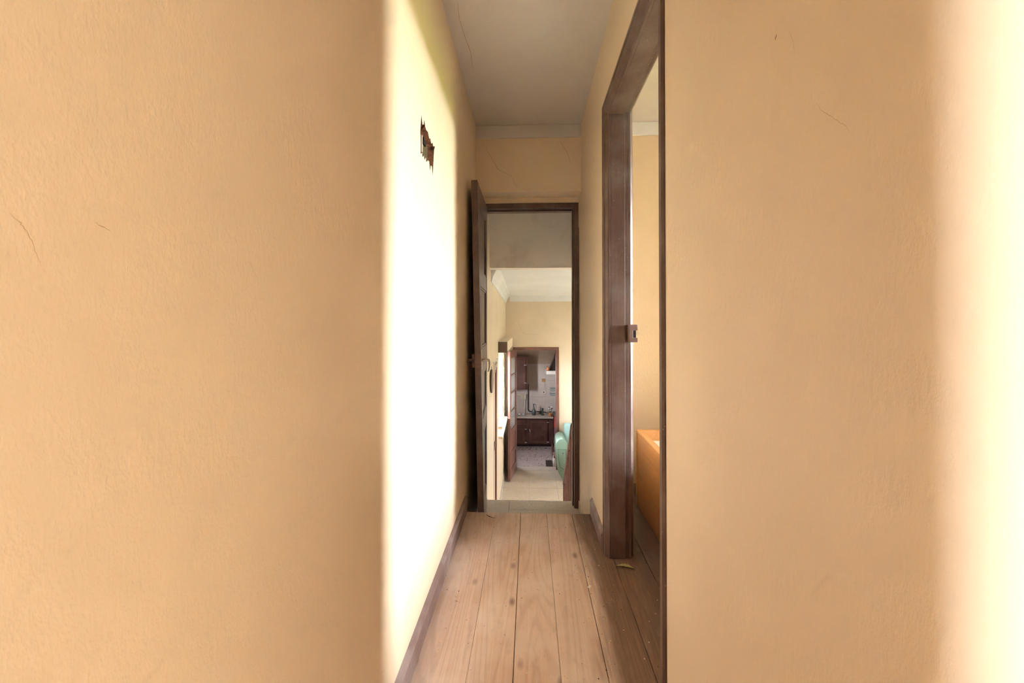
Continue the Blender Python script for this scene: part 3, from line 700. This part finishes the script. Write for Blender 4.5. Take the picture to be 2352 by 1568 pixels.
# wall cabinet
wc = tag(empty('wall_cabinet', (-.33, 10.2, -.42)), 'tall dark brown wall cabinet hanging above the worktop', 'cabinet')
atc = keep
atc(b1('carcass', -.62, -.038, 10.07, YKB - .009, -.42, .30, 'kitchen_brown', wc, .003))
atc(b1('cornice', -.63, -.034, 10.05, YKB - .009, .3005, .335, 'kitchen_brown', wc, .006)); atc(b1('cornice_cap', -.64, -.028, 10.035, YKB - .009, .3355, .36, 'kitchen_brown', wc, .004))
dw = atc(b1('door', -.60, -.085, 10.05, 10.0695, -.40, .28, 'kitchen_brown', wc, .003))
for z in (.155, -.265): atc(b1('hinge', -.125, -.068, 10.04, 10.0499, z - .008, z + .008, 'bright_metal', dw, .003))
# white utensil frame below the cabinet
uf = tag(empty('utensil_rack', (-.17, 10.33, -.64)), 'cream plastic utensil rack with two square openings under the wall cabinet', 'rack')
atu = keep
atu(obj('rack_frame', shell(BM(), (-.222, -.084, 10.30, YKB - .009, -.70, -.57), [(-.208, -.157, 10, 10.33, -.688, -.582), (-.150, -.098, 10, 10.33, -.688, -.582)]), 'lightplastic', uf, .003))
atu(b1('rack_arm', -.29, -.223, 10.32, YKB - .009, -.60, -.575, 'lightplastic', uf, .003))
tag(obj('wall_pipe', tube(BM(), [(-.106, YKB - .02, -1.041), (-.104, YKB - .02, -.705)], .008, 8), 'lightplastic', None, smooth=True), 'thin cream pipe running down to the worktop', 'pipe')
# gas hose
hp = [(-.030, YKB - .022, -.33), (-.030, YKB - .022, -.6), (-.032, YKB - .022, -.93)]
hp += [(-.032 + .06 * (1 - math.cos(a)), YKB - .022, -.93 - .06 * math.sin(a)) for a in (.3, .6, .9, 1.2, 1.5)]
hp += [(.2, YKB - .022, -.991), (.33, YKB - .022, -.998), (.41, YKB - .024, -1.012)]
hs = tag(obj('gas_hose', tube(BM(), hp, .013, 8), 'hose', None, smooth=True), 'black rubber gas hose bent along the tiled wall above the worktop', 'hose')
obj('hose_tip', tube(BM(), [(.41, YKB - .024, -1.012), (.455, YKB - .026, -1.016)], .016, 8), 'ochre', hs)
# jug
jg = tag(obj('ewer', lathe(BM(), [(.032, 0), (.040, .008), (.052, .045), (.048, .085), (.030, .13), (.014, .18), (.011, .215), (.012, .24), (.020, .262), (.016, .266)], (.104, 10.17, -1.0415), 18), 'jug', None, smooth=True), 'dark pewter ewer with a tall thin handle on the worktop', 'jug')
obj('handle', tube(BM(), [(.112, 10.17, -.785), (.135, 10.17, -.782), (.152, 10.17, -.79), (.156, 10.17, -.84), (.156, 10.17, -.93), (.148, 10.17, -.975)], .0055, 8), 'jug', jg, smooth=True)
tag(obj('vase', lathe(BM(), [(.036, 0), (.034, .012), (.022, .03), (.018, .09), (.020, .13), (.027, .158), (.024, .162)], (.314, 10.17, -1.0415), 16), 'vase', None, smooth=True), 'slim dark green candlestick vase beside the ewer', 'vase')
for i, (x, s, lab) in enumerate(((-.24, .04, 'small shiny metal dish at the left end of the worktop'), (-.14, .045, 'shiny metal bowl beside the cream pipe on the worktop'))):
    tag(obj('metal_dish', lathe(BM(), [(s * .6, 0), (s, .028), (s * .9, .026), (s * .5, .006)], (x, 10.18, -1.0415), 14), 'bright_metal', None, smooth=True), lab, 'dish')
# sockets
so = tag(b1('socket_plate', .297, .387, YKB - .014, YKB - .0083, -.279, -.197, 'ochre', None, .003), 'ochre blank cover plate on the kitchen tiles', 'wall plate')
s2o = tag(b1('wall_socket', .306, .398, YKB - .020, YKB - .0083, -.562, -.490, 'lightplastic', None, .003), 'cream wall socket with a dark round hole below the ochre plate', 'socket')
so2 = obj('socket_hole', lathe(BM(), [(.016, 0), (.016, .004)], (0, 0, 0), 12), 'black', s2o); so2.location = (.345, YKB - .0195, -.525); so2.rotation_euler = (math.radians(90), 0, 0)
# grey wall trays
for z0, z1, lab in ((-.505, -.40, 'upper grey plastic tray on the kitchen wall'), (-.61, -.515, 'lower grey plastic tray on the kitchen wall')):
    q = [(.50, z1 - .01), (.487, z1 - .04), (.50, z0 + .02), (.53, z0), (.80, z0), (.80, z1 - .01)]
    t_ = tag(obj('wall_tray', prism(BM(), q, 'y', 10.22, YKB - .009), 'greyplastic', None, .008), lab, 'tray', None, 'grey trays stacked on the kitchen wall')
    obj('tray_lip', prism(BM(), [(.485, z0 + .03), (.52, z0 - .008), (.80, z0 - .008), (.80, z0 + .006), (.53, z0 + .008)], 'y', 10.21, 10.2199), 'lightplastic', t_)
# extractor hood
hd = tag(empty('cooker_hood', (.75, 10.1, -.03)), 'dark sloping cooker hood on a pale tiled ledge', 'hood')
atk = keep
bm = BM(); lo_ = [bm.verts.new(p) for p in ((.462, 9.9, .045), (1.1, 9.9, .045), (1.1, YKB - .01, .045), (.462, YKB - .01, .045))]
hi_ = [bm.verts.new(p) for p in ((.70, 10.1, .62), (.95, 10.1, .62), (.95, YKB - .01, .62), (.70, YKB - .01, .62))]
for k in range(4): bm.faces.new((lo_[k], lo_[(k + 1) % 4], hi_[(k + 1) % 4], hi_[k]))
bm.faces.new(lo_[::-1]); bm.faces.new(hi_); atk(obj('hood_body', bm, 'charcoal', hd, .004))
bm = BM(); tube(bm, [(.462, 9.9, .045), (.70, 10.1, .62)], .012, 6); atk(obj('hood_edge', bm, 'kitchen_brown', hd))
lg = atk(b1('ledge', .39, 1.12, 9.86, YKB - .009, -.038, .044, 'lightplastic', hd, .003))
for k in range(6): atk(b1('ledge_tile', .392 + .12 * k, .51 + .12 * k, 9.856, 9.8598, -.035, .041, 'white_paint', lg, .001))
# ornament: round clay pot with two sticks
orn = tag(obj('clay_pot', lathe(BM(), [(.018, 0), (.036, .02), (.040, .045), (.028, .065), (.022, .07)], (.425, 9.878, .0447), 14), 'orange_clay', None, smooth=True), 'small orange clay pot with two upright prongs on the hood ledge', 'pot')
for dx in (-.012, .010): obj('prong', lathe(BM(), [(.010, 0), (.007, .03), (.002, .07)], (.425 + dx, 9.878, .10), 8), 'orange_clay', orn)
# cooker with towel
ck = tag(empty('cooker', (.86, 9.95, ZK)), 'dark enamel cooker at the right edge of the kitchen doorway', 'cooker')
atq = keep
atq(b1('body', .565, 1.15, 9.66, YKB - .012, ZK + .03, -1.01, 'charcoal', ck, .006)); atq(b1('hob', .56, 1.155, 9.65, YKB - .012, -1.0095, -.985, 'charcoal', ck, .004))
dq = atq(b1('oven_door', .58, 1.13, 9.645, 9.6595, -1.60, -1.15, 'black', ck, .004)); atq(obj('handle', tube(BM(), [(.60, 9.62, -1.14), (1.11, 9.62, -1.14)], .009, 8), 'bright_metal', dq))
for k in range(3): atq(obj('foot', lathe(BM(), [(.02, 0), (.02, .03)], (.6 + .25 * k, 9.8, ZK + .0005), 8), 'black', ck))
bm = BM(); prism(bm, [(.555, -.96), (.572, -.95), (.600, -.98), (.610, -1.32), (.575, -1.34), (.545, -1.31), (.550, -1.1)], 'y', 9.585, 9.603)
tw = tag(obj('tea_towel', bm, 'red_cloth', None, .004), 'red and plum patterned cloth hanging at the cooker edge', 'towel')
obj('towel_hem', prism(BM(), [(.548, -1.18), (.606, -1.18), (.612, -1.345), (.575, -1.352), (.541, -1.325)], 'y', 9.580, 9.5849), 'dark_cloth', tw, .002)
# pot of flowers
fp = tag(obj('flower_pot', lathe(BM(), [(.035, 0), (.048, .07), (.052, .075), (.045, .08)], (.495, 10.03, -1.0415), 14), 'terracotta', None, smooth=True), 'small terracotta pot of dried flowers at the right end of the worktop', 'plant pot')
for k in range(7):
    a = k * .9; p = (.495 + .035 * math.cos(a), 10.03 + .03 * math.sin(a), -.86 + .04 * math.sin(k * 2.1))
    st_ = obj('stem', tube(BM(), [(.495, 10.03, -.97), ((.495 + p[0]) / 2, 10.03, -.92), p], .003, 5), 'seam', fp)
    obj('bloom', lathe(BM(), [(.004, -.012), (.016, 0), (.012, .012), (.003, .016)], p, 8), 'white_paint' if k % 2 else 'dark_cloth', st_)
# things on the kitchen floor
cr = tag(obj('wooden_crate', shell(BM(), (.49, .80, 9.25, 9.60, ZK + .001, ZK + .22), [(.505, .785, 9.265, 9.585, ZK + .02, 9)]), 'kitchen_brown', None, .003), 'dark wooden crate on the kitchen floor by the doorway', 'crate')
tag(b1('floor_mat', .335, .47, 8.62, 9.02, ZK + .0005, ZK + .012, 'charcoal', None, .004), 'small dark mat on the kitchen floor just beyond the threshold', 'mat')
sl = tag(empty('stool', (.62, 8.55, ZK)), 'brown wooden stool half hidden behind the kitchen door jamb', 'stool')
ats = keep
ats(b1('seat', .47, .78, 8.40, 8.70, -1.50, -1.47, 'brown_red', sl, .006))
for x, y in ((.49, 8.42), (.76, 8.42), (.49, 8.68), (.76, 8.68)):
    ats(obj('leg', tube(BM(), [(x + (.62 - x) * -.12, y, ZK + .001), (x, y, -1.5)], [.012, .016], 8), 'lightplastic', sl, smooth=True))
# kitchen dirt: uncountable
random.seed(11)
bm = BM()
for _ in range(420):
    x, y = random.uniform(-.35, .6), random.uniform(8.4, 9.98); s = random.uniform(.004, .014)
    if random.random() < .5: y = 9.98 - abs(random.gauss(0, .12))
    if .48 < x < .81 and 9.24 < y < 9.61: continue
    box(bm, x, x + s, y, y + s * random.uniform(.5, 1.6), ZK + .0003, ZK + s * .4)
tag(obj('floor_dirt', bm, 'dirt'), 'dark crumbs and dirt strewn over the kitchen floor', 'dirt', 'stuff')

# ------------------------------------------------------------------ bedroom: bed frame
bd = tag(empty('bed_frame', (1.15, 1.7, 0)), 'honey-coloured pine bed frame with a white board base in the bedroom', 'bed')
atb = keep
atb(b1('side_board', .666, .69, .72, 2.66, .002, .452, 'bed_pine', bd, .003))
atb(b1('side_cap', .660, .697, .72, 2.66, .4525, .464, 'bed_pine', bd, .004))
atb(b1('side_board', 1.62, 1.645, .72, 2.66, .002, .452, 'bed_pine', bd, .003))
atb(b1('head_board', .660, 1.65, 2.6605, 2.69, .002, .468, 'bed_pine', bd, .004)); atb(b1('foot_board', .660, 1.65, .69, .7195, .002, .468, 'bed_pine', bd, .004))
bb = atb(b1('base_board', .6905, 1.6195, .7205, 2.660, .38, .405, 'bed_board', bd, .002)); bb['label'] = 'white base board with a rusty stain'

# ------------------------------------------------------------------ litter on the corridor floor
bm = BM(); n = 14; top = []
L, Wd = .082, .011
for s in (1, -1):
    row = []
    for k in range(n + 1):
        t = k / n; w = Wd * math.sin(math.pi * t) ** .8; row.append(bm.verts.new((t * L, s * w, .004 + .006 * math.sin(math.pi * t) + .004 * (w / Wd))))
    top.append(row)
mid = [bm.verts.new((k / n * L, 0, .002 + .006 * math.sin(math.pi * k / n))) for k in range(n + 1)]
for k in range(n):
    bm.faces.new((top[0][k], top[0][k + 1], mid[k + 1], mid[k])); bm.faces.new((mid[k], mid[k + 1], top[1][k + 1], top[1][k]))
lf = tag(obj('dry_leaf', bm, 'dry_leaf', None, 0, True), 'single dry olive-green leaf on the floor in front of the bedroom doorway', 'leaf')
lf.location = (.402, 2.003, -.001); lf.rotation_euler = (0, 0, -.30)
sd = lf.modifiers.new('thickness', 'SOLIDIFY'); sd.thickness = .0006
obj('leaf_rib', tube(BM(), [(-.012, 0, .003), (.03, 0, .008), (.082, 0, .003)], [.0009, .0007, .0003], 5), 'dry_leaf', lf)
def litter(name, mat, label, cnt, size, seed):
    random.seed(seed); bm = BM()
    for _ in range(cnt):
        if random.random() < .45: x, y = random.uniform(.2, .62), random.uniform(1.3, 2.2)
        else: x, y = random.uniform(-.36, .35), random.uniform(1.15, 2.5)
        s = random.uniform(.3, 1) ** 2 * size
        p = [Vector((random.uniform(-1, 1), random.uniform(-1, 1), random.uniform(0, .9))) * s for _ in range(7)] + [Vector((-.6, -.6, 0)) * s, Vector((.7, -.5, 0)) * s, Vector((0, .7, 0)) * s]
        vs = [bm.verts.new(q + Vector((x, y, .0006))) for q in p]
        r = bmesh.ops.convex_hull(bm, input=vs)
        bmesh.ops.delete(bm, geom=[g for g in set(r['geom_interior'] + r['geom_unused']) if isinstance(g, bmesh.types.BMVert)], context='VERTS')
    return tag(obj(name, bm, mat), label, 'debris', 'stuff')
litter('plaster_crumbs', 'crumb', 'white plaster crumbs scattered over the corridor boards', 150, .0034, 5)
litter('dirt_crumbs', 'dirt', 'dark dirt crumbs scattered over the corridor boards', 230, .0025, 9)
tag(obj('twig', tube(BM(), [(-.25, 2.50, .004), (-.235, 2.48, .005), (-.205, 2.465, .003)], [.0015, .002, .001], 5), 'dirt'), 'thin dark twig lying near the far end of the boards', 'twig')
tag(obj('paint_flake', box(BM(), -.01, .012, -.006, .006, 0, .0015), 'crumb'), 'pale blue-grey paint flake on the boards by the dark crack', 'flake')
bpy.data.objects['paint_flake'].location = (.255, 1.84, .0006); bpy.data.objects['paint_flake'].rotation_euler = (0, 0, 1.1)
